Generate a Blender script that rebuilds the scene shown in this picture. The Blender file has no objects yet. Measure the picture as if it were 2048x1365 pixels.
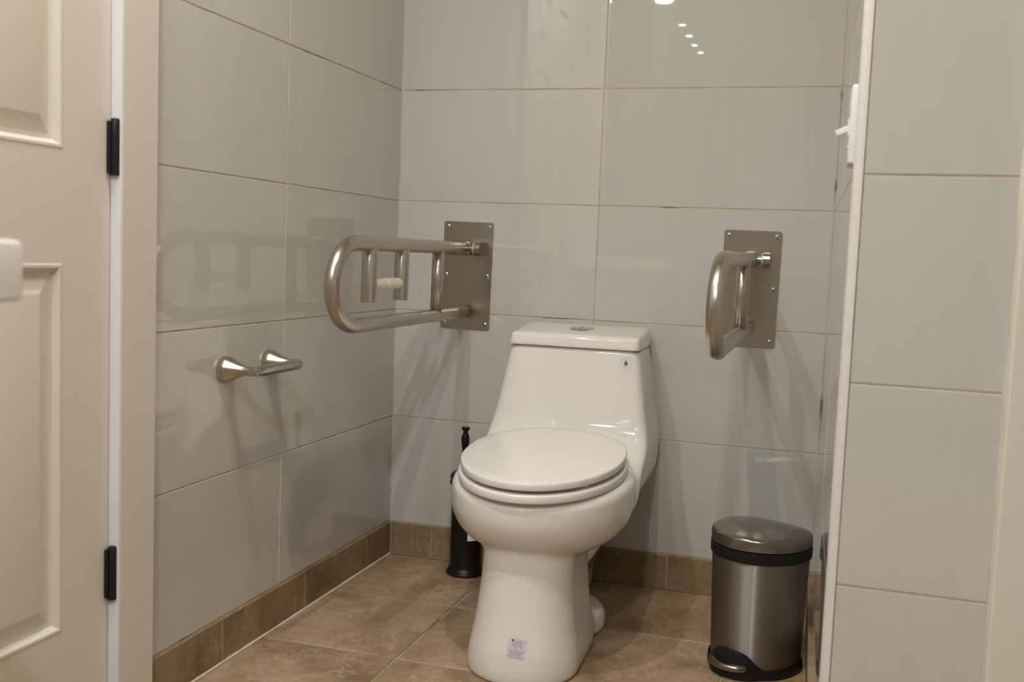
import bpy, bmesh, math, random
import numpy as np
from mathutils import Vector, Matrix
random.seed(7)
R = math.radians
SC = bpy.context.scene
COL = SC.collection

# ------------------------------------------------------------------ camera, world, exposure
cd = bpy.data.cameras.new('camera'); cam = bpy.data.objects.new('camera', cd); COL.objects.link(cam)
SC.camera = cam
YAW, PITCH, ROLL, FPX = 0.2953, 0.0849, 0.0395, 2066.66
_f = Vector((-math.sin(YAW)*math.cos(PITCH), math.cos(YAW)*math.cos(PITCH), -math.sin(PITCH)))
_r0 = Vector((math.cos(YAW), math.sin(YAW), 0)); _u0 = _r0.cross(_f)
_r = _r0*math.cos(ROLL) + _u0*math.sin(ROLL); _u = -_r0*math.sin(ROLL) + _u0*math.cos(ROLL)
cam.matrix_world = Matrix(((_r.x, _u.x, -_f.x, 1.1489), (_r.y, _u.y, -_f.y, -2.6542), (_r.z, _u.z, -_f.z, 0.8605), (0, 0, 0, 1)))
cd.sensor_fit = 'HORIZONTAL'; cd.sensor_width = 36; cd.lens = FPX*36/2048
cd.clip_start = 0.02
cd.dof.use_dof = True; cd.dof.focus_distance = 2.42; cd.dof.aperture_fstop = 5.0

w = bpy.data.worlds.new('world'); SC.world = w; w.use_nodes = True
w.node_tree.nodes['Background'].inputs[0].default_value = (1, 0.93, 0.84, 1)
w.node_tree.nodes['Background'].inputs[1].default_value = 0.02
SC.view_settings.view_transform = 'Standard'; SC.view_settings.look = 'None'
SC.view_settings.gamma = 1; SC.view_settings.use_curve_mapping = False
SC.view_settings.exposure = -0.10
CEIL = 2.4
WARM = (1.0, 0.865, 0.66); COOL = (0.92, 0.96, 1.0); ROOMC = (1.0, 0.95, 0.86)
# (x, y, radius, colour, strength) of every recessed lamp and one added fill lamp
LAMPS = [(0.76, -1.45, .016, WARM, 5000), (0.22, -1.45, .016, COOL, 5000),
         (0.42, -2.75, .055, COOL, 400), (0.10, -3.63, .050, ROOMC, 240), (-0.25, -3.58, .040, ROOMC, 240),
         (1.02, -3.30, .058, COOL, 960),  # unseen fill lamp, added to brighten the tiled front wall
         (0.12, -4.27, .022, ROOMC, 50), (0.12, -4.61, .022, ROOMC, 50),
         (0.12, -4.92, .022, ROOMC, 50), (0.13, -5.19, .022, ROOMC, 50)]

# ------------------------------------------------------------------ materials
def mat(name, col, rough=.5, metal=0., coat=0., spec=.5, emit=None, estr=0., aniso=0.):
    m = bpy.data.materials.new(name); m.use_nodes = True
    b = m.node_tree.nodes['Principled BSDF']
    b.inputs['Base Color'].default_value = (*col, 1); b.inputs['Roughness'].default_value = rough
    b.inputs['Metallic'].default_value = metal; b.inputs['Coat Weight'].default_value = coat
    b.inputs['Coat Roughness'].default_value = .03
    b.inputs['Specular IOR Level'].default_value = spec
    b.inputs['Anisotropic'].default_value = aniso
    if emit: b.inputs['Emission Color'].default_value = (*emit, 1); b.inputs['Emission Strength'].default_value = estr
    return m
def N(m, t, **kw):
    n = m.node_tree.nodes.new(t)
    for k, v in kw.items(): setattr(n, k, v)
    return n
def L(m, a, b): m.node_tree.links.new(a, b)
def noise(m, scale, detail=4, stretch=(1, 1, 1), rough=.5, coord='Object', dist=0.):
    tc = N(m, 'ShaderNodeTexCoord'); mp = N(m, 'ShaderNodeMapping'); nz = N(m, 'ShaderNodeTexNoise')
    mp.inputs['Scale'].default_value = stretch
    nz.inputs['Scale'].default_value = scale; nz.inputs['Detail'].default_value = detail
    nz.inputs['Roughness'].default_value = rough; nz.inputs['Distortion'].default_value = dist
    L(m, tc.outputs[coord], mp.inputs[0])
    oi = N(m, 'ShaderNodeObjectInfo'); ad = N(m, 'ShaderNodeVectorMath', operation='ADD')
    ml = N(m, 'ShaderNodeMath', operation='MULTIPLY'); ml.inputs[1].default_value = 37.
    L(m, oi.outputs['Random'], ml.inputs[0]); L(m, mp.outputs[0], ad.inputs[0]); L(m, ml.outputs[0], ad.inputs[1])
    L(m, ad.outputs[0], nz.inputs['Vector'])
    return nz
def ramp(m, src, stops):
    r = N(m, 'ShaderNodeValToRGB'); e = r.color_ramp.elements
    while len(e) < len(stops): e.new(.5)
    for el, (p, c) in zip(e, stops): el.position = p; el.color = (*c, 1)
    L(m, src, r.inputs[0]); return r
def bump(m, src, strength, dist):
    b = N(m, 'ShaderNodeBump'); b.inputs['Strength'].default_value = strength; b.inputs['Distance'].default_value = dist
    L(m, src, b.inputs['Height']); return b
def P(m): return m.node_tree.nodes['Principled BSDF']

def mk_tile():
    m = mat('glazed_tile', (.58, .56, .525), .015, spec=.95)
    n = noise(m, 6, 3, (1, 6, .35), .5)
    n2 = noise(m, 40, 2, (1, 3, .05), .5)
    mx = N(m, 'ShaderNodeMath', operation='MULTIPLY_ADD'); mx.inputs[1].default_value = .35
    L(m, n2.outputs[0], mx.inputs[0]); L(m, n.outputs[0], mx.inputs[2])
    r = ramp(m, mx.outputs[0], [(.35, (.545, .530, .495)), (.95, (.595, .58, .545))])
    L(m, r.outputs[0], P(m).inputs['Base Color'])
    return m
def mk_stone(name, a, b_, c, rough=.42):
    m = mat(name, b_, rough)
    n = noise(m, 5.5, 9, (1, 1.3, 1), .62, dist=.5); r = ramp(m, n.outputs[0], [(.30, a), (.5, b_), (.72, c)])
    v = noise(m, 48, 8, (1, 1, 1), .75); rv = ramp(m, v.outputs[0], [(.25, (.62, .58, .52)), (.5, (1, 1, 1)), (.8, (1.0, .98, .94))])
    g = noise(m, 2.4, 3, (1, 1, 1)); rg = ramp(m, g.outputs[0], [(.4, (1, 1, 1)), (.66, (.96, .99, 1.02))])
    m1 = N(m, 'ShaderNodeMix', data_type='RGBA', blend_type='MULTIPLY'); m1.inputs[0].default_value = .95
    L(m, r.outputs[0], m1.inputs[6]); L(m, rv.outputs[0], m1.inputs[7])
    m2 = N(m, 'ShaderNodeMix', data_type='RGBA', blend_type='MULTIPLY'); m2.inputs[0].default_value = 1
    L(m, m1.outputs[2], m2.inputs[6]); L(m, rg.outputs[0], m2.inputs[7])
    # pale hair veins
    vn = noise(m, 3.2, 8, (1, 1.6, 1), .6, dist=1.2)
    sb = N(m, 'ShaderNodeMath', operation='SUBTRACT'); sb.inputs[1].default_value = .5
    ab = N(m, 'ShaderNodeMath', operation='ABSOLUTE'); L(m, vn.outputs[0], sb.inputs[0]); L(m, sb.outputs[0], ab.inputs[0])
    rr_ = ramp(m, ab.outputs[0], [(0, (.5, .5, .5)), (.012, (0, 0, 0))])
    m3 = N(m, 'ShaderNodeMix', data_type='RGBA'); m3.inputs[7].default_value = (c[0]*1.15, c[1]*1.15, c[2]*1.2, 1)
    L(m, rr_.outputs[0], m3.inputs[0]); L(m, m2.outputs[2], m3.inputs[6]); L(m, m3.outputs[2], P(m).inputs['Base Color'])
    bp = bump(m, n.outputs[0], .5, .004); bp2 = bump(m, v.outputs[0], .35, .001)
    L(m, bp.outputs[0], bp2.inputs['Normal']); L(m, bp2.outputs[0], P(m).inputs['Normal'])
    return m
def mk_grout(name, a, b_):
    m = mat(name, a, .9, spec=.2); n = noise(m, 9, 5)
    L(m, ramp(m, n.outputs[0], [(.30, tuple(c*.45 for c in a)), (.38, a), (.65, b_)]).outputs[0], P(m).inputs['Base Color']); return m
def mk_brushed(name, col, rough, stretch, aniso=0., v=.05):
    m = mat(name, col, rough, 1., aniso=aniso)
    n = noise(m, 60, 3, stretch, .6)
    L(m, ramp(m, n.outputs[0], [(.3, tuple(c*(1-v) for c in col)), (.7, tuple(min(1, c*(1+v)) for c in col))]).outputs[0], P(m).inputs['Base Color'])
    mr = N(m, 'ShaderNodeMapRange'); mr.inputs[3].default_value = rough*(1-2*v); mr.inputs[4].default_value = rough*(1+2*v)
    L(m, n.outputs[0], mr.inputs[0]); L(m, mr.outputs[0], P(m).inputs['Roughness'])
    return m
def mk_paint(name, col, rough, grain=False):
    m = mat(name, col, rough)
    if grain:
        n = noise(m, 26, 5, (1, 7, .5), .6, dist=.6)
        L(m, bump(m, n.outputs[0], .22, .0012).outputs[0], P(m).inputs['Normal'])
    else:
        n = noise(m, 120, 2); L(m, bump(m, n.outputs[0], .08, .0006).outputs[0], P(m).inputs['Normal'])
    return m
M = dict(
    tile=mk_tile(),
    grout=mk_grout('wall_grout', (.44, .36, .21), (.56, .49, .34)),
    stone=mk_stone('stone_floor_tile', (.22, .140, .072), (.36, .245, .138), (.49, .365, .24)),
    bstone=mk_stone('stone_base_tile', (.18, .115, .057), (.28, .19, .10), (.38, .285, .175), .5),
    fgrout=mk_grout('floor_grout', (.33, .27, .20), (.47, .41, .33)),
    caulk=mk_grout('caulk', (.55, .50, .42), (.62, .57, .49)),
    paint=mk_paint('wall_paint', (.66, .61, .53), .6),
    ceil=mk_paint('ceiling_paint', (.72, .68, .60), .7),
    door=mk_paint('door_paint', (.70, .65, .575), .42, True),
    casing=mk_paint('casing_paint', (.70, .655, .585), .38),
    trimw=mk_paint('white_trim', (.72, .685, .665), .3),
    jamb=mk_paint('jamb_white', (.80, .79, .81), .35),
    porcelain=mat('porcelain', (.80, .765, .725), .05, coat=.3),
    seat=mat('seat_plastic', (.82, .785, .745), .10),
    steel=mk_brushed('brushed_steel', (.50, .455, .40), .30, (1, 1, 14)),
    plate=mk_brushed('plate_steel', (.47, .43, .375), .25, (.5, 1, 14), v=.018),
    nickel=mk_brushed('satin_nickel', (.52, .48, .43), .27, (1, 4, 4), v=.012),
    chrome=mat('chrome', (.72, .74, .76), .09, 1.),
    screw=mat('zinc_screw', (.55, .62, .66), .22, 1.),
    dark=mat('dark_slot', (.02, .02, .02), .6),
    black=mat('black_hinge', (.008, .008, .009), .42, spec=.35),
    bronze=mat('black_metal', (.007, .006, .0055), .36, spec=.35),
    bplast=mat('black_plastic', (.009, .009, .0095), .45, spec=.35),
    wplast=mat('white_plastic', (.80, .78, .80), .3),
    roller=mat('roller_plastic', (.82, .76, .66), .4),
    binlid=mk_brushed('bin_lid_steel', (.30, .28, .255), .20, (1, 1, 1)),
    paper=mat('label_paper', (.66, .61, .68), .55),
    clear=mat('clear_label', (.72, .70, .665), .3),
    white=mat('white_label', (.82, .80, .80), .5),
    ink=mat('ink', (.09, .07, .11), .6), inkb=mat('ink_dark', (.04, .03, .05), .6),
    greyink=mat('grey_ink', (.30, .32, .33), .6), green=mat('green_print', (.17, .26, .05), .5),
    olive=mat('olive_print', (.42, .44, .20), .5), blue=mat('blue_print', (.025, .10, .35), .5),
)
def mk_bin():
    m = mk_brushed('bin_steel', (.37, .34, .31), .42, (.3, .3, 14), v=.03)
    P(m).inputs['Anisotropic'].default_value = 1.; P(m).inputs['Anisotropic Rotation'].default_value = .25
    t = N(m, 'ShaderNodeTangent', direction_type='RADIAL', axis='Z'); L(m, t.outputs[0], P(m).inputs['Tangent'])
    return m
M['bin'] = mk_bin()

# ------------------------------------------------------------------ mesh helpers
def link(name, me, m=None, parent=None, smooth=False, loc=None):
    if m is not None and not isinstance(m, (list, tuple)): m = [m]
    for x in (m or []): me.materials.append(x)
    if smooth: me.polygons.foreach_set('use_smooth', [True]*len(me.polygons))
    o = bpy.data.objects.new(name, me); COL.objects.link(o)
    if parent: o.parent = parent
    if loc: o.location = loc
    return o
def pyd(v, f, name='m'):
    me = bpy.data.meshes.new(name); me.from_pydata([tuple(map(float, p)) for p in v], [], f); me.update(); return me
def bm_mesh(bm):
    me = bpy.data.meshes.new('m'); bm.to_mesh(me); bm.free(); return me
def box(lo, hi, bev=0., seg=2):
    bm = bmesh.new(); bmesh.ops.create_cube(bm, size=1)
    for v in bm.verts:
        v.co = Vector([lo[i] + (v.co[i]+.5)*(hi[i]-lo[i]) for i in range(3)])
    if bev: bmesh.ops.bevel(bm, geom=bm.edges[:], offset=bev, segments=seg, affect='EDGES', profile=.5)
    return bm_mesh(bm)
def loft(rings, cap0=True, cap1=True, closed=True):
    n = len(rings[0]); v = [p for r_ in rings for p in r_]; f = []
    for i in range(len(rings)-1):
        for j in range(n if closed else n-1):
            k = (j+1) % n; f.append((i*n+j, i*n+k, (i+1)*n+k, (i+1)*n+j))
    if cap0: f.append(tuple(reversed(range(n))))
    if cap1: f.append(tuple((len(rings)-1)*n+j for j in range(n)))
    return pyd(v, f)
def lathe(prof, n=40, axis='Z', loc=(0, 0, 0), cap=True):
    """prof: list of (radius, height); axis of revolution"""
    rings = []
    for r_, h in prof:
        ring = []
        for i in range(n):
            a = 2*math.pi*i/n; c, s = r_*math.cos(a), r_*math.sin(a)
            q = {'Z': (c, s, h), 'X': (h, c, s), 'Y': (s, h, c), '-Y': (c, -h, s)}[axis]
            ring.append((q[0]+loc[0], q[1]+loc[1], q[2]+loc[2]))
        rings.append(ring)
    return loft(rings, cap, cap)
def sweep(path, rad, n=24):
    """tube along a polyline; rad scalar or (ru, rv) list"""
    pts = [Vector(p) for p in path]; rings = []; prev = None
    for i, p in enumerate(pts):
        t = (pts[min(i+1, len(pts)-1)] - pts[max(i-1, 0)]).normalized()
        if prev is None:
            a = Vector((1, 0, 0)) if abs(t.x) < .9 else Vector((0, 0, 1))
            prev = (a - t*a.dot(t)).normalized()
        else: prev = (prev - t*prev.dot(t)).normalized()
        b = t.cross(prev)
        rr_ = rad[i] if isinstance(rad, list) else rad
        ra, rb = rr_ if isinstance(rr_, tuple) else (rr_, rr_)
        rings.append([tuple(p + prev*ra*math.cos(2*math.pi*k/n) + b*rb*math.sin(2*math.pi*k/n)) for k in range(n)])
    return loft(rings)
def sharp(o, ang=35):
    me = o.data; me.polygons.foreach_set('use_smooth', [True]*len(me.polygons))
    bm = bmesh.new(); bm.from_mesh(me)
    bmesh.ops.recalc_face_normals(bm, faces=bm.faces[:])
    for e in bm.edges:
        e.smooth = not (len(e.link_faces) == 2 and e.calc_face_angle(0) > R(ang))
    bm.to_mesh(me); bm.free(); return o
def rrect(hx, hy, r, n=8, c=(0, 0)):
    out = []
    for sx, sy, a0 in ((1, 1, 0), (-1, 1, 90), (-1, -1, 180), (1, -1, 270)):
        for i in range(n+1):
            a = R(a0 + 90*i/n); out.append((c[0]+sx*(hx-r)+r*math.cos(a), c[1]+sy*(hy-r)+r*math.sin(a)))
    return out
def empty(name, loc=(0, 0, 0), rz=0.):
    o = bpy.data.objects.new(name, None); COL.objects.link(o); o.location = loc; o.rotation_euler = (0, 0, rz)
    o.empty_display_size = .05; return o
def tag(o, label, cat, group=None):
    o['label'] = label; o['category'] = cat
    if group: o['group'] = group
    return o
def struct(name, me, m, label=None):
    o = link(name, me, m); o['kind'] = 'structure'
    if label: o['label'] = label
    return o
def text_mesh(body, size, name='t'):
    cu = bpy.data.curves.new(name, 'FONT'); cu.body = body; cu.size = size; cu.align_x = 'CENTER'; cu.align_y = 'CENTER'
    cu.resolution_u = 2
    o = bpy.data.objects.new(name, cu); COL.objects.link(o)
    me = bpy.data.meshes.new_from_object(o.evaluated_get(bpy.context.evaluated_depsgraph_get()))
    v = [tuple(x.co) for x in me.vertices]; f = [tuple(p.vertices) for p in me.polygons]
    bpy.data.objects.remove(o); bpy.data.curves.remove(cu); bpy.data.meshes.remove(me)
    return v, f

# ------------------------------------------------------------------ tiled surfaces
TILE_CACHE = {}
def tile_mesh(wd, hg, dp, m, bev=.0012):
    """flat tile centred on its front face; x across, z up, front towards -y"""
    k = (round(wd, 4), round(hg, 4), dp, m.name)
    if k in TILE_CACHE: return TILE_CACHE[k]
    x, z, b = wd/2, hg/2, bev
    v = [(-x+b, 0, -z+b), (x-b, 0, -z+b), (x-b, 0, z-b), (-x+b, 0, z-b),
         (-x, b, -z), (x, b, -z), (x, b, z), (-x, b, z),
         (-x, dp, -z), (x, dp, -z), (x, dp, z), (-x, dp, z)]
    f = [(0, 1, 2, 3), (0, 4, 5, 1), (1, 5, 6, 2), (2, 6, 7, 3), (3, 7, 4, 0),
         (4, 8, 9, 5), (5, 9, 10, 6), (6, 10, 11, 7), (7, 11, 8, 4), (8, 11, 10, 9)]
    me = pyd(v, f, 'tile'); me.materials.append(m); TILE_CACHE[k] = me; return me
def tiles(parent, org, across, up, cols, rows, m, gap=.0024, dp=.008, jit=.05):
    """lay tiles on the plane org + a*across + b*up, front normal = across x up"""
    A = Vector(across).normalized(); U = Vector(up).normalized(); Nn = A.cross(U)
    for i in range(len(cols)-1):
        for j in range(len(rows)-1):
            wd, hg = cols[i+1]-cols[i]-gap, rows[j+1]-rows[j]-gap
            o = bpy.data.objects.new('tile', tile_mesh(wd, hg, dp, m)); COL.objects.link(o)
            c = Vector(org) + A*(cols[i]+cols[i+1])/2 + U*(rows[j]+rows[j+1])/2 - Nn*random.uniform(0, .0004)
            mt = Matrix(((A.x, -Nn.x, U.x, c.x), (A.y, -Nn.y, U.y, c.y), (A.z, -Nn.z, U.z, c.z), (0, 0, 0, 1)))
            o.matrix_world = mt @ Matrix.Rotation(R(random.uniform(-jit, jit)), 4, 'Z') @ Matrix.Rotation(R(random.uniform(-jit, jit)), 4, 'X')
            mw = o.matrix_world.copy(); o.parent = parent; o.matrix_world = mw

W, YF = 1.1486, -1.0857
ROWS = [.092, .392, .692, .992, 1.292, 1.592, 1.892, 2.192, 2.398]
G = .0012
wall_back = struct('wall_back', box((-.10, G, -.05), (1.40, .10, CEIL)), M['grout'])
tiles(wall_back, (0, 0, 0), (1, 0, 0), (0, 0, 1), [.0, .5633, 1.1494], ROWS, M['tile'])
link('corner_caulk', loft([[(.0, -.0032, z), (.0032, .0, z), (-.001, .001, z)] for z in (.0925, CEIL)]), M['caulk'], wall_back)
wall_left = struct('wall_left', box((-.10, -1.1005, -.05), (-G, G, CEIL)), M['grout'])
tiles(wall_left, (0, 0, 0), (0, 1, 0), (0, 0, 1), [-1.13, -.6193, .001], ROWS, M['tile'])
# right wall, very slightly out of square
RA = Vector((W, 0, 0)); RB = Vector((1.1716, -1.0727, 0)); RD = (RB-RA).normalized(); RN = Vector((RD.y, -RD.x, 0))  # towards -x
if RN.x > 0: RN = -RN
v = [];
for z in (-.05, CEIL):
    for q in (RA + RD*0 - RN*G, RB - RD*.004 - RN*G, RB - RD*.004 + Vector((.20, 0, 0)), RA + Vector((.22, 0, 0))): v.append((q.x, q.y, z))
wall_right = struct('wall_right', pyd(v, [(0, 1, 2, 3), (7, 6, 5, 4), (0, 4, 5, 1), (1, 5, 6, 2), (2, 6, 7, 3), (3, 7, 4, 0)]), M['grout'])
tiles(wall_right, tuple(RA), tuple(RD), (0, 0, 1), [-.001, .60, (RB-RA).length-.002], ROWS, M['tile'])
link('corner_caulk', loft([[(RA.x, -.0032, z), (RA.x-.0032, .0, z), (RA.x+.001, .001, z)] for z in (.0925, CEIL)]), M['caulk'], wall_right)
wall_front = struct('wall_front', box((1.186, YF+G, -.05), (1.40, YF+.10, CEIL)), M['grout'])
struct('wall_passage', box((1.40, YF, -.05), (2.70, YF+.10, CEIL)), M['paint'])
tiles(wall_front, (0, YF, 0), (1, 0, 0), (0, 0, 1), [1.1850, 1.392], ROWS, M['tile'])
# white quarter-round edge trim on the outer corner
prof = []
cx, cy, rr0 = 1.1850, YF+.0135, .0140
for i in range(9):
    a = R(180 + 90*i/8); prof.append((cx+rr0*math.cos(a), cy+rr0*math.sin(a)))
prof += [(cx, cy+.004), (cx-rr0, cy+.004)]
t1 = struct('trim_1', loft([[(x, y, 0.) for x, y in prof], [(x, y, CEIL) for x, y in prof]]), M['trimw'])
sharp(t1, 50)
# casing at the right, proud of the tiles, and the painted wall beyond
t2 = struct('trim_2', box((1.3935, YF-.018, 0), (1.485, YF+.004, 2.12), .003), M['casing'])
cb = []
for z in np.linspace(.0, 2.1, 60):
    j = .0015*random.random(); cb.append([(1.3905-j, YF-.0002, z), (1.3945, YF-.0025-j, z), (1.3945, YF+.002, z), (1.3905-j, YF+.002, z)])
sharp(link('caulk_line', loft(cb), M['caulk'], t2), 60)

# floor
floor = struct('floor', box((-1.4, -6.3, -.06), (2.8, .1, -.003)), M['fgrout'])
fc = [-1.324, -.994, -.664, -.334, -.006, .325, .655, .985, 1.315, 1.645, 1.975]
fr = [-3.80, -3.455, -3.11, -2.765, -2.42, -2.075, -1.73, -1.385, -1.04, -.697, -.350, -.005]
def lay_floor():
    for i in range(len(fc)-1):
        for j in range(len(fr)-1):
            if fc[i+1] < .3 and fc[i] < -.1 and fr[j] > -2.6: continue
            o = bpy.data.objects.new('tile', tile_mesh(fc[i+1]-fc[i]-.0045, fr[j+1]-fr[j]-.0045, .01, M['stone'], .0018)); COL.objects.link(o)
            o.matrix_world = Matrix.Translation(((fc[i]+fc[i+1])/2, (fr[j]+fr[j+1])/2, -random.uniform(0, .0008))) @ Matrix.Rotation(R(-90), 4, 'X') @ Matrix.Rotation(R(random.choice((0, 180))), 4, 'Y')
            mw = o.matrix_world.copy(); o.parent = floor; o.matrix_world = mw
lay_floor()
# tile baseboards, standing a little proud of the wall
BP = .007
bb = struct('baseboard_back', box((.0, -BP+.0015, 0), (W, .002, .0905)), M['fgrout'])
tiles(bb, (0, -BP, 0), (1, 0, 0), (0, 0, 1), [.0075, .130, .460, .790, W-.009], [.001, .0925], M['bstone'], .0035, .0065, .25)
bl = struct('baseboard_left', box((-.002, -1.10, 0), (BP-.0015, -.0075, .0905)), M['fgrout'])
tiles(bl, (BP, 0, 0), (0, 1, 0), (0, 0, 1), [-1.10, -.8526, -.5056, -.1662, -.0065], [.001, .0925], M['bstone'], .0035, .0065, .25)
v = []
for z in (0, .0905):
    for q in (RA+RD*.0075, RB-RD*.004, RB-RD*.004+RN*(BP-.0015), RA+RD*.0075+RN*(BP-.0015)): v.append((q.x, q.y, z))
br = struct('baseboard_right', pyd(v, [(3, 2, 1, 0), (4, 5, 6, 7), (0, 1, 5, 4), (1, 2, 6, 5), (2, 3, 7, 6), (3, 0, 4, 7)]), M['fgrout'])
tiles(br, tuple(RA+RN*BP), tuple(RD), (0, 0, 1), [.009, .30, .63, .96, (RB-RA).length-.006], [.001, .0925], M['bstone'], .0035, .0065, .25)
bf = struct('baseboard_front', box((1.186, YF-BP+.0015, 0), (1.3905, YF+.002, .0905)), M['fgrout'])
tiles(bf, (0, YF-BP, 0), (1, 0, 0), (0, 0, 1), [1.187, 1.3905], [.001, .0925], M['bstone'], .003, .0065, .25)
# caulk fillet between baseboard and floor on the left
ck = []
for y in np.linspace(-1.10, -.008, 50):
    j = .002*random.random(); ck.append([(BP-.002, y, -.001), (BP+.0028+j, y, .0006), (BP+.0004, y, .0025+j), (BP-.002, y, .002)])
link('caulk_line', loft(ck), M['caulk'], bl)

# the rest of the room behind the camera
struct('ceiling', box((-1.4, -6.3, CEIL), (2.8, .1, CEIL+.08)), M['ceil'])
struct('wall_entry', box((-.10, -2.60, -.05), (0, -2.022, CEIL)), M['paint'])
struct('wall_lintel', box((-.10, -2.022, 2.12), (0, -1.1005, CEIL)), M['paint'])
struct('wall_alcove', box((-1.4, -2.60, -.05), (-.10, -2.50, CEIL)), M['paint'])
struct('wall_west', box((-1.4, -6.3, -.05), (-1.3, -2.60, CEIL)), M['paint'])
struct('wall_east', box((2.60, -6.3, -.05), (2.70, YF, CEIL)), M['paint'])
struct('wall_rear', box((-1.3, -6.3, -.05), (2.60, -6.2, CEIL)), M['paint'])

# ------------------------------------------------------------------ door in the left wall
door = empty('door_1', (0, -1.2, 0)); door['kind'] = 'structure'
YS = [-1.2005, -1.310, -1.500, -1.615, -1.805, -1.915]; ZS = [.010, .222, .817, .993, 1.60, 1.70, 1.90, 2.03]
def lp(y): return y+1.2
v, f = [], []
for x in (0., -.035):
    for y in YS:
        for z in ZS: v.append((x, lp(y), z))
nz = len(ZS); ny = len(YS)
def vi(s, i, j): return s*ny*nz + i*nz + j
for i in range(ny-1):
    for j in range(nz-1):
        hole = i in (1, 3) and j in (1, 3, 5)
        if not hole: f.append((vi(0, i, j), vi(0, i, j+1), vi(0, i+1, j+1), vi(0, i+1, j)))
        f.append((vi(1, i, j), vi(1, i+1, j), vi(1, i+1, j+1), vi(1, i, j+1)))
for i in range(ny-1):
    f.append((vi(0, i, 0), vi(0, i+1, 0), vi(1, i+1, 0), vi(1, i, 0))); f.append((vi(0, i, nz-1), vi(1, i, nz-1), vi(1, i+1, nz-1), vi(0, i+1, nz-1)))
for j in range(nz-1):
    f.append((vi(0, 0, j), vi(1, 0, j), vi(1, 0, j+1), vi(0, 0, j+1))); f.append((vi(0, ny-1, j), vi(0, ny-1, j+1), vi(1, ny-1, j+1), vi(1, ny-1, j)))
link('door_leaf', pyd(v, f), M['door'], door)
for i in (1, 3):
    for j in (1, 3, 5):
        y1, y0, z0, z1 = lp(YS[i]), lp(YS[i+1]), ZS[j], ZS[j+1]
        rings = []
        for ins, x in ((0, 0), (.003, .0012), (.007, .0008), (.011, -.0045), (.014, -.0085), (.021, -.0095), (.027, -.0085), (.046, -.002), (.049, -.0014)):
            rings.append([(x, y0+ins, z0+ins), (x, y1-ins, z0+ins), (x, y1-ins, z1-ins), (x, y0+ins, z1-ins)])
        o = link('panel', loft(rings, cap0=False), M['door'], door); sharp(o, 12)
for zc in (.289, 1.0085, 1.76):
    h0 = .046
    hg = link('hinge', lathe([(0, -h0), (.0072, -h0), (.0075, -h0+.002), (.0075, -.017), (.0069, -.0165), (.0075, -.016), (.0075, .016), (.0069, .0165), (.0075, .017), (.0075, h0-.002), (.006, h0+.001), (0, h0+.0015)], 20), M['black'], door, loc=(.0095, .0002, zc))
    sharp(hg, 40)
    lf = link('hinge_leaf', box((-.0085, -.0105, -h0+.004), (-.0015, .004, h0-.004), .0008), M['black'], hg)
kn = link('door_knob', lathe([(0, 0), (.032, 0), (.032, .006), (.014, .012), (.012, .03), (.024, .04), (.027, .052), (.02, .062), (0, .064)], 28, 'X', (0, lp(-1.855), .93)), M['nickel'], door, True)
# casing boards round the door
t3 = struct('trim_3', box((-.001, -1.1945, 0), (.0205, -1.1005, 2.115), .0018), M['casing'])
struct('trim_4', box((-.001, -2.022, 0), (.0205, -1.921, 2.115), .0018), M['casing'])
struct('trim_5', box((-.001, -1.9205, 2.036), (.0195, -1.197, 2.115), .0018), M['casing'])
struct('trim_6', box((-.10, -1.1975, 0), (.0195, -1.1945, 2.115), .001), M['jamb'])
struct('trim_7', box((-.10, -2.0215, 0), (-.001, -1.9175, 2.12)), M['trimw'])

# ------------------------------------------------------------------ toilet (smooth-blended solid)
def pch(xs, ys):
    xs, ys = np.array(xs, float), np.array(ys, float); o = np.argsort(xs); xs, ys = xs[o], ys[o]
    h = np.diff(xs); d = np.diff(ys)/h; mm = np.zeros_like(xs); mm[0], mm[-1] = d[0], d[-1]
    for i in range(1, len(xs)-1):
        if d[i-1]*d[i] > 0: mm[i] = 2*d[i-1]*d[i]/(d[i-1]+d[i])
    def fn(x):
        x = np.clip(x, xs[0], xs[-1]); i = np.clip(np.searchsorted(xs, x)-1, 0, len(h)-1); t = (x-xs[i])/h[i]
        return ((2*t**3-3*t**2+1)*ys[i] + (t**3-2*t**2+t)*h[i]*mm[i] + (-2*t**3+3*t**2)*ys[i+1] + (t**3-t**2)*h[i]*mm[i+1])
    return fn
def smin(a, b, k):
    h = np.clip(.5+.5*(b-a)/k, 0, 1); return b*(1-h)+a*h-k*h*(1-h)
def smax(a, b, k): return -smin(-a, -b, k)
TW = pch([0, .05, .08, .12, .16, .20, .24, .28, .335, .40, .50, .636], [.04, .043, .052, .071, .092, .117, .144, .169, .193, .198, .182, .161])
TF = pch([0, .10, .20, .30, .36, .40, .44, .50, .636], [.36, .40, .42, .42, .38, .30, .262, .243, .218])
CW = pch([0, .02, .05, .09, .14, .20, .28], [.116, .117, .114, .107, .101, .0965, .096])
CT = pch([0, .05, .14, .22, .28], [.629, .629, .622, .616, .61])
TILT = .07
S0 = .008
def zrim(t): return .373 + TILT*(.755-t)
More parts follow.
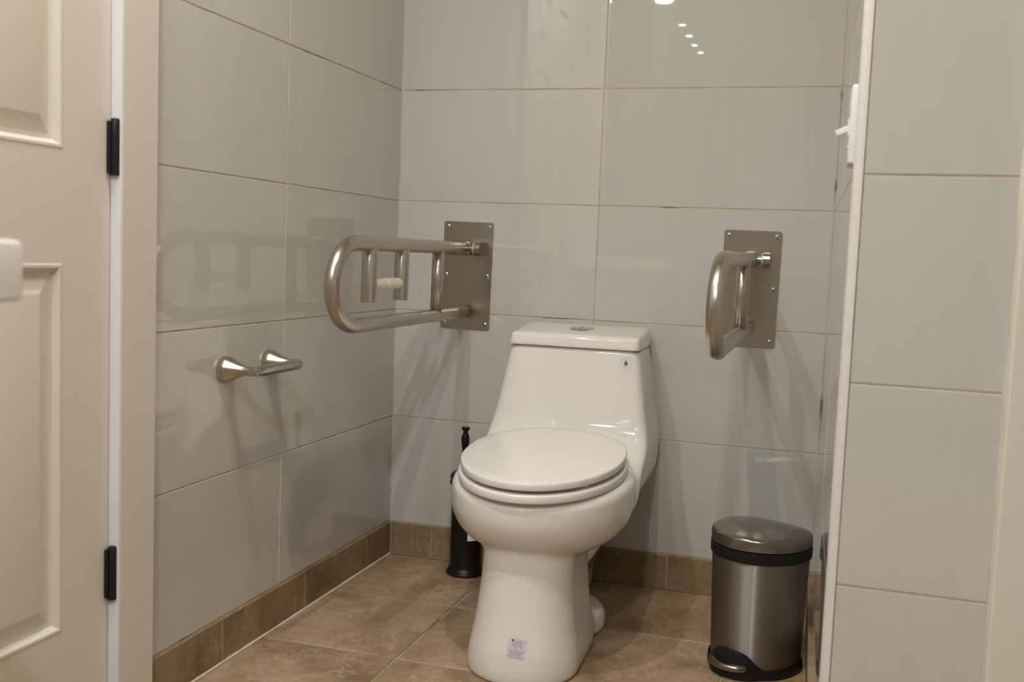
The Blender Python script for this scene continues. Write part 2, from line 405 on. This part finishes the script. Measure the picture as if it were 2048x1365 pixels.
def body(s, t, z):
    s1 = np.abs(s-S0); s = np.abs(s)
    w_, tf = TW(z), TF(z); tb = .018; tc, ht = (tb+tf)/2, (tf-tb)/2; r_ = .024
    qx, qy = s-w_+r_, np.abs(t-tc)-ht+r_
    d = np.sqrt(np.maximum(qx, 0)**2+np.maximum(qy, 0)**2) + np.minimum(np.maximum(qx, qy), 0) - r_
    tank = smax(d, z-.6355, .005)
    s = s1
    b = np.where(t > .50, .250, .235)
    e = np.sqrt((s/.196)**2 + ((t-.50)/b)**2 + 1e-9)
    zc = .344
    F = (e**2.35 + (np.maximum(zc-z, 0)/.124)**2.35)**(1/2.35) - 1
    bowl = smax(F*.15, z-zrim(t), .022)
    bd = smin(tank, bowl, .045)
    cw, ct = CW(z), CT(z)
    tt = np.clip(t, .47, ct); col = np.sqrt(s**2+(t-tt)**2) - cw
    col = smax(col, z-.30, .02)
    bd = smin(bd, col, .007)
    ff = np.sqrt((s/.122)**2 + ((t-.350)/.13)**2 + 1e-9) - 1
    foot = smax(ff*.115, z-.052, .035)
    bd = smin(bd, foot, .022)
    cv = np.sqrt((s/.135)**2 + ((t-.52)/np.where(t > .52, .185, .16))**2 + (np.maximum(.40-z, 0)/.19)**2 + 1e-9) - 1
    bd = smax(bd, -cv*.14, .012)
    return smax(bd, -z+.0005, .004)
def surface_nets(fn, lo, hi, h):
    ax = [np.arange(lo[i], hi[i]+h, h) for i in range(3)]
    g = np.stack(np.meshgrid(*ax, indexing='ij'), -1)
    V = fn(g[..., 0], g[..., 1], g[..., 2]); S = V < 0
    n = [a-1 for a in V.shape]
    cs = [(i, j, k) for i in (0, 1) for j in (0, 1) for k in (0, 1)]
    sl = lambda c, A: A[c[0]:c[0]+n[0], c[1]:c[1]+n[1], c[2]:c[2]+n[2]]
    cnt = sum(sl(c, S).astype(int) for c in cs); mask = (cnt > 0) & (cnt < 8)
    pos = np.zeros((*n, 3)); num = np.zeros(n)
    for c in cs:
        for a in range(3):
            if c[a] == 0:
                c2 = list(c); c2[a] = 1
                v0, v1 = sl(c, V), sl(c2, V); x = ((v0 < 0) != (v1 < 0))
                t = np.where(x, v0/np.where(x, v0-v1, 1), 0)
                p = np.zeros((*n, 3)); p[:] = c; p[..., a] += t
                pos += p*x[..., None]; num += x
    idx = -np.ones(n, int); idx[mask] = np.arange(mask.sum())
    ii = np.argwhere(mask); vv = (ii + pos[mask]/num[mask][:, None])*h + np.array(lo)
    faces = []
    for a in range(3):
        b, c = (a+1) % 3, (a+2) % 3
        s0 = [slice(None)]*3; s1 = [slice(None)]*3; s0[a] = slice(0, -1); s1[a] = slice(1, None)
        x = S[tuple(s0)] != S[tuple(s1)]
        for e in np.argwhere(x):
            if e[b] == 0 or e[c] == 0 or e[b] >= n[b] or e[c] >= n[c]: continue
            q = []
            for db, dc in ((1, 1), (0, 1), (0, 0), (1, 0)):
                k = e.copy(); k[b] -= db; k[c] -= dc; q.append(int(idx[tuple(k)]))
            if not S[tuple(e)]: q.reverse()
            faces.append(tuple(q))
    for _ in range(4):
        e = 1e-4; x, y, z = vv.T
        f0 = fn(x, y, z)
        gr = np.stack([(fn(x+e, y, z)-fn(x-e, y, z)), (fn(x, y+e, z)-fn(x, y-e, z)), (fn(x, y, z+e)-fn(x, y, z-e))], -1)/(2*e)
        st = (f0/np.maximum((gr**2).sum(-1), .05))[:, None]*gr
        vv = vv - np.clip(st, -h*.6, h*.6)
    return vv, faces
TX, TROT = .557, R(1.8)
toilet = empty('toilet', (TX, 0, 0), 0.)
toilet.rotation_euler = (0, 0, TROT)
tag(toilet, 'white one-piece toilet with closed lid standing against the tiled back wall', 'toilet')
# local frame of the toilet: x = s, y = -t
vv, ff = surface_nets(body, (-.2205, -.006, -.012), (.2205, .776, .66), .0066)
me = pyd([(a, -b, c) for a, b, c in vv], [tuple(reversed(q)) for q in ff])
bowl_o = link('bowl_and_tank', me, M['porcelain'], toilet, True)

def lidring(ins, z, slope=0., dz=0.):
    t0_, t1_ = .016+ins*.6, .226-ins
    return [(x, y, z + slope*(.226+y) + dz) for x, y in rrect(.1635-ins, (t1_-t0_)/2, max(.018-ins*.3, .008), 8, (0, -(t0_+t1_)/2))]
SL = .085
rings = [lidring(.014, .626), lidring(.014, .6385), lidring(.003, .6385), lidring(.0006, .6395), lidring(0, .6415), lidring(.0015, .650, SL*.4)]
for i in range(0, 9):
    a = R(90*i/8); rings.append(lidring(.003+.013*(1-math.cos(a)), .6675-.0115*(1-math.sin(a)), SL))
rings += [lidring(.04, .6680, SL), lidring(.085, .6682, SL)]
o = link('tank_lid', loft(rings), M['porcelain'], toilet); sharp(o, 50)
# flush button
bt = link('flush_button', lathe([(0, 0), (.031, 0), (.031, .0012), (.029, .0032), (.0255, .0036), (.0245, .0022), (0, .0022)], 40), M['chrome'], toilet, loc=(0, -.122, .6766)); sharp(bt, 30); bt.rotation_euler = (math.atan(SL), 0, 0)
for sgn in (-1, 1):
    ring = [(.0015*sgn + sgn*.0225*math.cos(R(-90+180*i/16)), .0225*math.sin(R(-90+180*i/16))) for i in range(17)]
    hb = link('button_half', loft([[(x, y, .002) for x, y in ring], [(x, y, .0038) for x, y in ring], [(x*.96+.0005*sgn, y*.96, .0046) for x, y in ring]]), M['chrome'], bt); sharp(hb, 30)
# seat and lid
def egg(a, bf, bb_, tc=.51, n=72, nb=2.35):
    out = []
    for i in range(n):
        th = 2*math.pi*i/n; c, s = math.cos(th), math.sin(th)
        if s >= 0: out.append((a*c, tc+bf*s))
        else:
            k = (abs(c)**nb+abs(s)**nb)**(-1/nb); out.append((a*c*k, tc+bb_*s*k))
    return out
def eggring(a, bf, bb_, z, tilt=TILT): return [(x*.967+S0, -t, z+.009+tilt*(.755-t)) for x, t in egg(a, bf, bb_)]
sr = [(.181, .3655), (.1838, .3664), (.1848, .3685), (.1848, .3795), (.1838, .3818), (.181, .3828)]
rings = [eggring(a, a+.0655, a+.045, z) for a, z in sr]
rings += [eggring(.118, .165, .150, .3822), eggring(.114, .160, .146, .3805), eggring(.114, .160, .146, .369), eggring(.118, .165, .150, .3655), rings[0]]
o = link('seat_ring', loft(rings, False, False), M['seat'], toilet); sharp(o, 50)
lr = [(.155, .3930), (.170, .3912), (.1762, .3906), (.1788, .3914), (.1798, .3936), (.1800, .4035), (.1791, .4056), (.1765, .4066), (.15, .4070), (.10, .4074), (.05, .4076)]
o = link('seat_lid', loft([eggring(a, a+.067, a+.048, z) for a, z in lr]), M['seat'], toilet); sharp(o, 50)
for x, t in ((.113, .655), (-.113, .655), (.14, .40), (-.14, .40)):
    z = .392+TILT*(.755-t); x += S0; link('bumper', box((x-.012, -t-.006, z-.002), (x+.012, -t+.006, z+.0085), .002), M['seat'], toilet)
for x in (-.075, .075):
    link('hinge_cap', lathe([(0, 0), (.016, 0), (.016, .012), (.013, .018), (0, .019)], 20), M['seat'], toilet, True, (x+S0, -.292, .407))
def tsurf(s, z, t0, off):
    s, z = np.asarray(s, float), np.asarray(z, float); t = np.full_like(s, t0)
    for _ in range(25):
        f0 = body(s, t, z); f1 = (body(s, t+1e-4, z)-body(s, t-1e-4, z))/2e-4
        t = t - np.clip(f0/np.where(np.abs(f1) < .2, .2, f1), -.02, .02)
    return t + off
def stick(name, v2, f, s0, z0, rot, t0, off, m, parent):
    c, s_ = math.cos(rot), math.sin(rot)
    a = np.array(v2, float)
    S = s0 + a[:, 0]*c - a[:, 1]*s_; Z = z0 + a[:, 0]*s_ + a[:, 1]*c
    T = tsurf(S, Z, t0, off)
    return link(name, pyd(list(zip(S, -T, Z)), f), m, parent)
def grid2(wd, hg, n=8):
    v = [(-wd/2+wd*i/n, -hg/2+hg*j/n) for j in range(n+1) for i in range(n+1)]
    f = [(j*(n+1)+i, j*(n+1)+i+1, (j+1)*(n+1)+i+1, (j+1)*(n+1)+i) for j in range(n) for i in range(n)]
    return v, f
def fan(pts): return [(sum(p[0] for p in pts)/len(pts), sum(p[1] for p in pts)/len(pts))]+list(pts), [(0, i+1, (i+1) % len(pts)+1) for i in range(len(pts))]
# water-drop sticker on the tank
s0, z0, tt0 = .1315, .6095, .23
ds = stick('drop_sticker', *grid2(.0285, .040, 6), s0, z0-.0055, 0, tt0, .0003, M['clear'], toilet)
ds['label'] = 'clear round sticker with a blue and green water drop'
drop = []
for i in range(40):
    a = 2*math.pi*i/40
    q = abs(a-math.pi)/math.pi           # 0 at tip, 1 at bottom
    drop.append((math.sin(a)*(.0068)*(q**.75), .0068*(-math.cos(a))))
def clip(ps, sgn):
    g = lambda p: sgn*(p[1] + .0004 + .85*p[0]); out = []
    for p, q in zip(ps, ps[1:]+ps[:1]):
        if g(p) >= 0: out.append(p)
        if (g(p) >= 0) != (g(q) >= 0):
            k = g(p)/(g(p)-g(q)); out.append((p[0]+(q[0]-p[0])*k, p[1]+(q[1]-p[1])*k))
    return out
lower, upper = clip(drop, -1), clip(drop, 1)
stick('blue_drop', *fan(lower), s0, z0, 0, tt0, .0005, M['blue'], ds)
stick('green_drop', *fan(upper), s0, z0, 0, tt0, .0006, M['green'], ds)
def ring_text(txt, r_, a0, a1, flip, m, size):
    for i, ch in enumerate(txt):
        if ch == ' ': continue
        a = R(a0+(a1-a0)*i/(len(txt)-1)); v, f = text_mesh(ch, size)
        rot = a-math.pi/2 if not flip else a+math.pi/2
        c, s_ = math.cos(rot), math.sin(rot)
        v2 = [(r_*math.cos(a)+p[0]*c-p[1]*s_, r_*math.sin(a)+p[0]*s_+p[1]*c) for p in v]
        stick('letter', v2, f, s0, z0, 0, tt0, .0005, m, ds)
ring_text('Water', .0112, 158, 98, False, M['greyink'], .0052)
ring_text('Sense', .0112, 84, 22, False, M['olive'], .0052)
ring_text('Meets EPA Criteria', .0114, 188, 352, True, M['greyink'], .0036)
v, f = text_mesh('EPA', .0042); stick('lettering', [(p[0], p[1]) for p in v], f, s0, z0-.0175, 0, tt0, .0005, M['greyink'], ds)
# specification label on the pedestal
ls, lz, lrot = .019, .0765, R(-5.5)
sp = stick('spec_label', *grid2(.037, .039, 8), ls, lz, lrot, .75, .0004, M['paper'], toilet); sp['label'] = 'pale lilac printed specification label'
def spl(txt, size, dy, dx=0., m=None):
    v, f = text_mesh(txt, size); stick('lettering', [(p[0]+dx, p[1]+dy) for p in v], f, ls, lz, lrot, .75, .0006, m or M['ink'], sp)
stick('logo_dot', *fan([(-.0095+.0021*math.cos(2*math.pi*i/16), .0150+.0021*math.sin(2*math.pi*i/16)) for i in range(16)]), ls, lz, lrot, .75, .0006, M['inkb'], sp)
spl('L W OS MM', .0034, .0143, .0015); spl('TW0907-1-28', .0033, .0107); spl('1.6 Gpf / 6.0 Lpf', .0034, .0073); spl('1.1 Gpf / 4.1 Lpf', .0034, .0040)
spl('cUPC', .0034, -.0008); spl('Dual Flush Complies With', .0031, -.0048); spl('ASME A112.19.2', .0034, -.0082); spl('ASME A112.19.14', .0034, -.0117); spl('CSA B45.1 Toilet Compliant', .0028, -.0160)

# ------------------------------------------------------------------ grab bars
def screw_mesh():
    bm = bmesh.new()
    prof = [(.0065, 0), (.0065, .0012), (.0058, .0026), (.0040, .0036), (.0015, .0040)]
    rings = [[bm.verts.new((r_*math.cos(2*math.pi*i/16), -h, r_*math.sin(2*math.pi*i/16))) for i in range(16)] for r_, h in prof]
    for a, b in zip(rings, rings[1:]):
        for i in range(16): bm.faces.new((a[i], a[(i+1) % 16], b[(i+1) % 16], b[i]))
    bm.faces.new(rings[-1])
    for k in range(2):
        a = R(25+90*k); c, s_ = math.cos(a), math.sin(a)
        q = [bm.verts.new((c*x-s_*z, -.00425, s_*x+c*z)) for x, z in ((-.0034, -.0007), (.0034, -.0007), (.0034, .0007), (-.0034, .0007))]
        fc_ = bm.faces.new(q); fc_.material_index = 1
    bmesh.ops.recalc_face_normals(bm, faces=bm.faces[:])
    return bm_mesh(bm)
SCREW = screw_mesh(); SCREW.materials.append(M['screw']); SCREW.materials.append(M['dark'])
def grab_bar(x, label, roll_holder, tilt, droop=0.):
    g = empty('grab_bar', (x, 0, .65)); g.rotation_euler = (0, tilt, 0)
    tag(g, label, 'grab bar', 'fold-down grab bars beside the toilet')
    o2 = rrect(.0705, .145, .007, 5, (0, .145))
    pl = link('wall_plate', loft([[(a, 0, b) for a, b in o2], [(a, -.0032, b) for a, b in o2], [(a*.993, -.004, .145+(b-.145)*.9965) for a, b in o2]]), M['plate'], g); sharp(pl, 35)
    for sx in (-1, 1):
        for sz in (.014, .145, .276):
            s = bpy.data.objects.new('screw', SCREW); COL.objects.link(s); s.parent = g; s.location = (sx*.0585, -.004, sz); s.rotation_euler = (0, random.uniform(0, 3), 0)
    zt, zb, ra = .2185, .0465, .0163
    # loop rail: top tube out, bend, bottom tube back
    path = [(0, -.030, zt)] + [(0, -.030-.06*i, zt) for i in range(1, 11)]
    yc, zc, ry, rz = -.694, (zt+zb)/2, .103, (zt-zb)/2
    for i in range(0, 29):
        a = R(90+180*i/28); path.append((0, yc+ry*math.cos(a), zc+rz*math.sin(a)))
    path += [(0, -.64+.06*i, zb) for i in range(0, 10)] + [(0, -.012, zb)]
    link('loop_rail', sweep(path, ra, 28), M['steel'], g, True)
    link('brace', sweep([(0, -.222, zb+.006), (0, -.222, (zt+zb)/2), (0, -.222, zt-.006)], .0150, 24), M['steel'], g, True)
    # hinge at the top end of the rail
    e_ = link('hinge_end', lathe([(0, -.017), (.011, -.0165), (.0175, -.012), (.019, -.006), (.019, .006), (.0175, .012), (.011, .0165), (0, .017)], 24, 'X', (0, -.030, zt)), M['steel'], g, True)
    pn = link('hinge_pin', lathe([(0, -.052), (.0085, -.052), (.0085, .034), (.0125, .034), (.0125, .042), (0, .042)], 20, 'X', (0, -.030, zt)), M['nickel'], g); sharp(pn, 40)
    ws = link('washer', lathe([(.0085, .0275), (.0165, .0275), (.0165, .0295), (.0085, .0295), (.0085, .0275)], 24, 'X', (0, -.030, zt), False), M['wplast'], g); sharp(ws, 40)
    for x0, x1 in ((.0300, .0470), (-.0500, -.0330)):
        pr = [(-.004, zt-.0195), (-.004, zt+.0175)]
        for i in range(13):
            a = R(90+ 180*i/12); pr.append((-.030+.0175*math.cos(a), zt+.0175*math.sin(a)))
        pr += [(-.022, zt-.0195)]
        ea = link('hinge_ear', loft([[(x0, y, z) for y, z in pr], [(x1, y, z) for y, z in pr]]), M['plate'], g); sharp(ea, 35)
    if roll_holder:
        for y in (-.6245, -.4515):
            rp = link('roll_post', lathe([(.0135, .0925), (.0170, .093), (.0170, .212), (.0150, .216), (0, .216)], 28, 'Z', (0, y, 0)), M['steel'], g); sharp(rp, 40)
            link('post_end', lathe([(0, .0945), (.0165, .0945), (.0165, .0955), (0, .0955)], 24, 'Z', (0, y, 0)), M['dark'], rp)
        sdl = link('roll_spindle', lathe([(0, -.63), (.0085, -.628), (.0085, -.598), (.0112, -.596), (.0112, -.545), (.0125, -.544), (.0125, -.480), (.0118, -.468), (.0090, -.456), (0, -.452)], 24, 'Y', (0, 0, .1315)), M['roller'], g); sharp(sdl, 40)
    for c_ in g.children:
        if c_.name.split('.')[0] in ('loop_rail', 'brace'):
            c_.matrix_local = Matrix.Translation((0, -.03, zt)) @ Matrix.Rotation(droop, 4, 'X') @ Matrix.Translation((0, .03, -zt))
    return g
grab_bar(.2050, 'brushed steel folding grab bar with white roll spindle, left of the toilet', True, R(.6))
grab_bar(.9565, 'plain brushed steel folding grab bar above the pedal bin', False, R(.6), R(.35))

# ------------------------------------------------------------------ toilet paper holder on the left wall
tp = empty('toilet_paper_holder', (0, -.77, .606)); tag(tp, 'satin nickel toilet paper holder with empty bar on left wall', 'paper holder')
bell = [(0, .0), (.0262, .0), (.0268, .001), (.0262, .013), (.0256, .0142), (.0228, .0205), (.0175, .030), (.0133, .040), (.0105, .049), (.0090, .056), (.0086, .060), (.0104, .0612), (.0106, .0632), (.0088, .0645), (.0088, .068), (.0098, .074), (.0090, .080), (0, .0825)]
for y in (-.085, .085):
    po = link('post', lathe(bell, 32, 'X', (0, y, 0)), M['nickel'], tp); sharp(po, 40)
pts = [(.066, -.085, 0), (.0705, -.082, 0), (.0745, -.074, 0), (.0765, -.06, .0), (.077, -.03, .0005), (.077, .0, .0005), (.077, .05, .0), (.077, .075, 0), (.0765, .086, 0), (.0755, .0925, 0), (.0745, .0955, 0)]
rads = [(.0085, .0085), (.0085, .009), (.0075, .0105), (.007, .0115), (.007, .0118), (.007, .0118), (.007, .0116), (.007, .0112), (.0068, .0105), (.0055, .008), (.002, .003)]
link('bar', sweep(pts, rads, 24), M['nickel'], tp, True)

# ------------------------------------------------------------------ toilet brush behind the toilet
tb_ = empty('toilet_brush', (.2615, -.088, 0)); tag(tb_, 'black toilet brush in a round canister behind the toilet', 'toilet brush')
cn = link('canister', lathe([(0, 0), (.049, 0), (.0505, .002), (.0505, .006), (.048, .009), (.0482, .012), (.046, .015), (.0425, .020), (.0418, .026), (.0418, .235), (.044, .240), (.0475, .243), (.0485, .249), (.0465, .254), (.0445, .2555), (.0470, .258), (.0478, .264), (.0455, .270), (.036, .277), (.018, .282), (0, .283)], 48), M['bronze'], tb_); sharp(cn, 40)
hd = link('handle', lathe([(0, .275), (.012, .276), (.0085, .284), (.0065, .30), (.0068, .325), (.0092, .345), (.0112, .358), (.0112, .365), (.0088, .374), (.0062, .3795), (.0068, .3835), (.0105, .3885), (.0112, .3925), (.0105, .3945), (0, .395)], 28), M['bronze'], tb_); sharp(hd, 40)
hd.location = (-.0125, .002, 0)
la = []
for z in (.098, .165): la.append([(.0422*math.cos(R(a)), .0422*math.sin(R(a)), z) for a in np.linspace(-66, 5, 14)])
link('paper_label', loft(la, False, False, False), M['white'], tb_, True)

# ------------------------------------------------------------------ pedal bin
BX, BY, BROT = 1.044, -.418, R(-25)
pb = empty('pedal_bin', (BX, BY, 0), BROT); tag(pb, 'small brushed steel pedal bin with domed lid against the right wall', 'trash can')
def bino(sc, dz=0., n=64, add=0.):
    out = []
    for i in range(n):
        th = 2*math.pi*i/n; c, s = math.cos(th), math.sin(th)
        if s <= 0: x, y = .1040*c, .113*s                 # front: half ellipse towards -y
        else:
            nb = 3.0; k = (abs(c)**nb+abs(s)**nb)**(-1/nb); x, y = .1040*c*k, .080*s*k
        l = math.hypot(x, y); out.append((x*(sc+add/l), y*(sc+add/l)))
    return out
def br_(z, add): return [(x, y, z) for x, y in bino(1, add=add)]
o = link('body', loft([br_(.010, -.0125), br_(.250, -.0045), br_(.2505, -.010)]), M['bin'], pb); sharp(o, 40)
o = link('rim_band', loft([br_(.2440, -.006), br_(.2440, -.0020), br_(.2465, -.0008), br_(.2660, -.0004), br_(.2680, -.0030), br_(.2682, -.012)]), M['bplast'], pb); sharp(o, 40)
lid = [br_(.2695, -.010), br_(.2695, -.0025), br_(.2705, -.0010), br_(.2900, -.0010), br_(.2940, -.0026), br_(.2965, -.0065)]
for k, zz in ((.90, .2988), (.78, .3018), (.62, .3046), (.42, .3068), (.2, .3080)): lid.append([(x*k, y*k, zz) for x, y in bino(.94)])
o = link('lid', loft(lid), M['binlid'], pb); sharp(o, 50)
# black foot ring that rises in a hump round the pedal
n = 64; r0, r1, r2, r3, r4 = [], [], [], [], []
for i, (x, y) in enumerate(bino(1)):
    th = math.atan2(y, x); dth = (th + math.pi/2 + math.pi) % (2*math.pi) - math.pi
    hmp = math.exp(-(dth/.52)**4); l = math.hypot(x, y); ux, uy = x/l, y/l
    ob = .006*hmp - .008*(1-hmp)
    zt_ = .020 + .036*hmp
    r0.append((x-ux*.008, y-uy*.008, .0)); r1.append((x+ux*(ob+.001), y+uy*(ob+.001), .0)); r2.append((x+ux*(ob+.002), y+uy*(ob+.002), .006))
    r3.append((x+ux*(ob*.6-.0025), y+uy*(ob*.6-.0025), zt_-.003)); r4.append((x-ux*.008, y-uy*.008, zt_))
o = link('foot_ring', loft([r0, r1, r2, r3, r4], True, False), M['bplast'], pb); sharp(o, 45)
def oval(a, b, cy_, z, n=40): return [(a*math.cos(2*math.pi*i/n), cy_+b*math.sin(2*math.pi*i/n), z) for i in range(n)]
pc = -.110
pd_ = link('pedal', loft([oval(.036, .020, pc, .018), oval(.0415, .0255, pc, .022), oval(.043, .027, pc, .027), oval(.0415, .0255, pc, .0315), oval(.037, .021, pc, .0335)]), M['binlid'], pb); sharp(pd_, 50)
link('pedal_pad', loft([oval(.031, .0165, pc+.0035, .033), oval(.031, .0165, pc+.0035, .0350), oval(.029, .0145, pc+.0035, .0358)]), M['bplast'], pd_)

# ------------------------------------------------------------------ light switch on the right wall
swy = 1.022
base = RA + RD*swy
sw = empty('light_switch', (base.x, base.y, 1.0665), math.atan2(RN.y, RN.x)); tag(sw, 'white toggle light switch beside the corner trim', 'light switch')
# local x = out of the wall
o2 = rrect(.036, .0575, .004, 4)
o = link('cover_plate', loft([[(0, a, b) for a, b in o2], [(.005, a, b) for a, b in o2], [(.0075, a*.97, b*.98) for a, b in o2], [(.0082, a*.93, b*.955) for a, b in o2]]), M['wplast'], sw); sharp(o, 40)
link('toggle_collar', box((.006, -.0065, -.013), (.0100, .0065, .013), .001), M['wplast'], sw)
tg = link('toggle', box((0, -.0042, -.0046), (.0195, .0042, .0046), .0016), M['wplast'], sw, loc=(.0088, 0, -.002)); tg.rotation_euler = (0, R(24), 0)
for z in (-.030, .030):
    link('screw', lathe([(0, .0080), (.0032, .0080), (.0028, .0092), (0, .0095)], 14, 'X', (0, 0, z)), M['wplast'], sw, True)

# ------------------------------------------------------------------ wash basin, only its corner reaches into the picture
wb = empty('wash_basin', (0.0035, -2.2, .805)); tag(wb, 'thick white corner of a wash basin in front of the panelled door', 'wash basin')
def slab(ins, z, r_=.005): return [(x, y, z) for x, y in rrect(.255-ins, .2435-ins, r_, 6, (.257, 0))]
def inner(k, z): return [(x, y, z) for x, y in rrect(.20*k, .195*k, .07*k, 6, (.285, 0))]
o = link('rim', loft([slab(.003, 0), slab(0, .003), slab(0, .046), slab(.0015, .049), slab(.005, .0505), inner(1, .0495), inner(.97, .044), inner(.9, -.03), inner(.6, -.07), inner(.1, -.078)], True, True), M['porcelain'], wb); sharp(o, 40)
link('bowl', loft([[(x, y, .001) for x, y in rrect(.205, .20, .08, 6, (.27, 0))], [(x, y, -.05) for x, y in rrect(.19, .185, .08, 6, (.27, 0))], [(x, y, -.10) for x, y in rrect(.12, .12, .06, 6, (.25, 0))], [(x, y, -.11) for x, y in rrect(.05, .05, .03, 6, (.25, 0))]]), M['porcelain'], wb, True)
link('drain_pipe', sweep([(.25, 0, -.105), (.25, 0, -.24), (.24, 0, -.262), (.21, 0, -.27), (.0, 0, -.27)], .018, 16), M['chrome'], wb, True)
link('tap', sweep([(.055, 0, .049), (.055, 0, .14), (.07, 0, .165), (.10, 0, .17), (.15, 0, .155), (.155, 0, .14)], .013, 16), M['chrome'], wb, True)

# ------------------------------------------------------------------ recessed ceiling lamps and one added fill lamp
def lamp(x, y, r_, col, st, label):
    t = empty('ceiling_light', (x, y, CEIL)); tag(t, label, 'ceiling light', 'recessed ceiling lamps')
    k = link('trim_ring', lathe([(r_, -.001), (r_*1.28, -.001), (r_*1.28, -.004), (r_*1.05, -.006), (r_, -.004), (r_, -.001)], 32, cap=False), M['wplast'], t); sharp(k, 40)
    em = mat('lamp_glow', (.8, .8, .8), .5, emit=col, estr=st)
    link('diffuser', lathe([(0, -.0018), (r_*.99, -.0018), (r_*.99, -.0030), (0, -.0032)], 32), em, t)
names = ['warm recessed ceiling lamp before the alcove, nearer the light switch', 'cool recessed ceiling lamp before the alcove, nearer the panelled door', 'recessed ceiling lamp above the wash basin', 'large recessed ceiling lamp at the head of the row of small lamps',
         'recessed ceiling lamp furthest towards the door side', 'large cool unseen fill lamp added to brighten the tiled front wall', 'small recessed ceiling lamp, first in the row of four', 'small recessed ceiling lamp, second in the row of four', 'small recessed ceiling lamp, third in the row of four', 'small recessed ceiling lamp, last in the row of four']
for lm, nm in zip(LAMPS, names): lamp(*lm, nm)
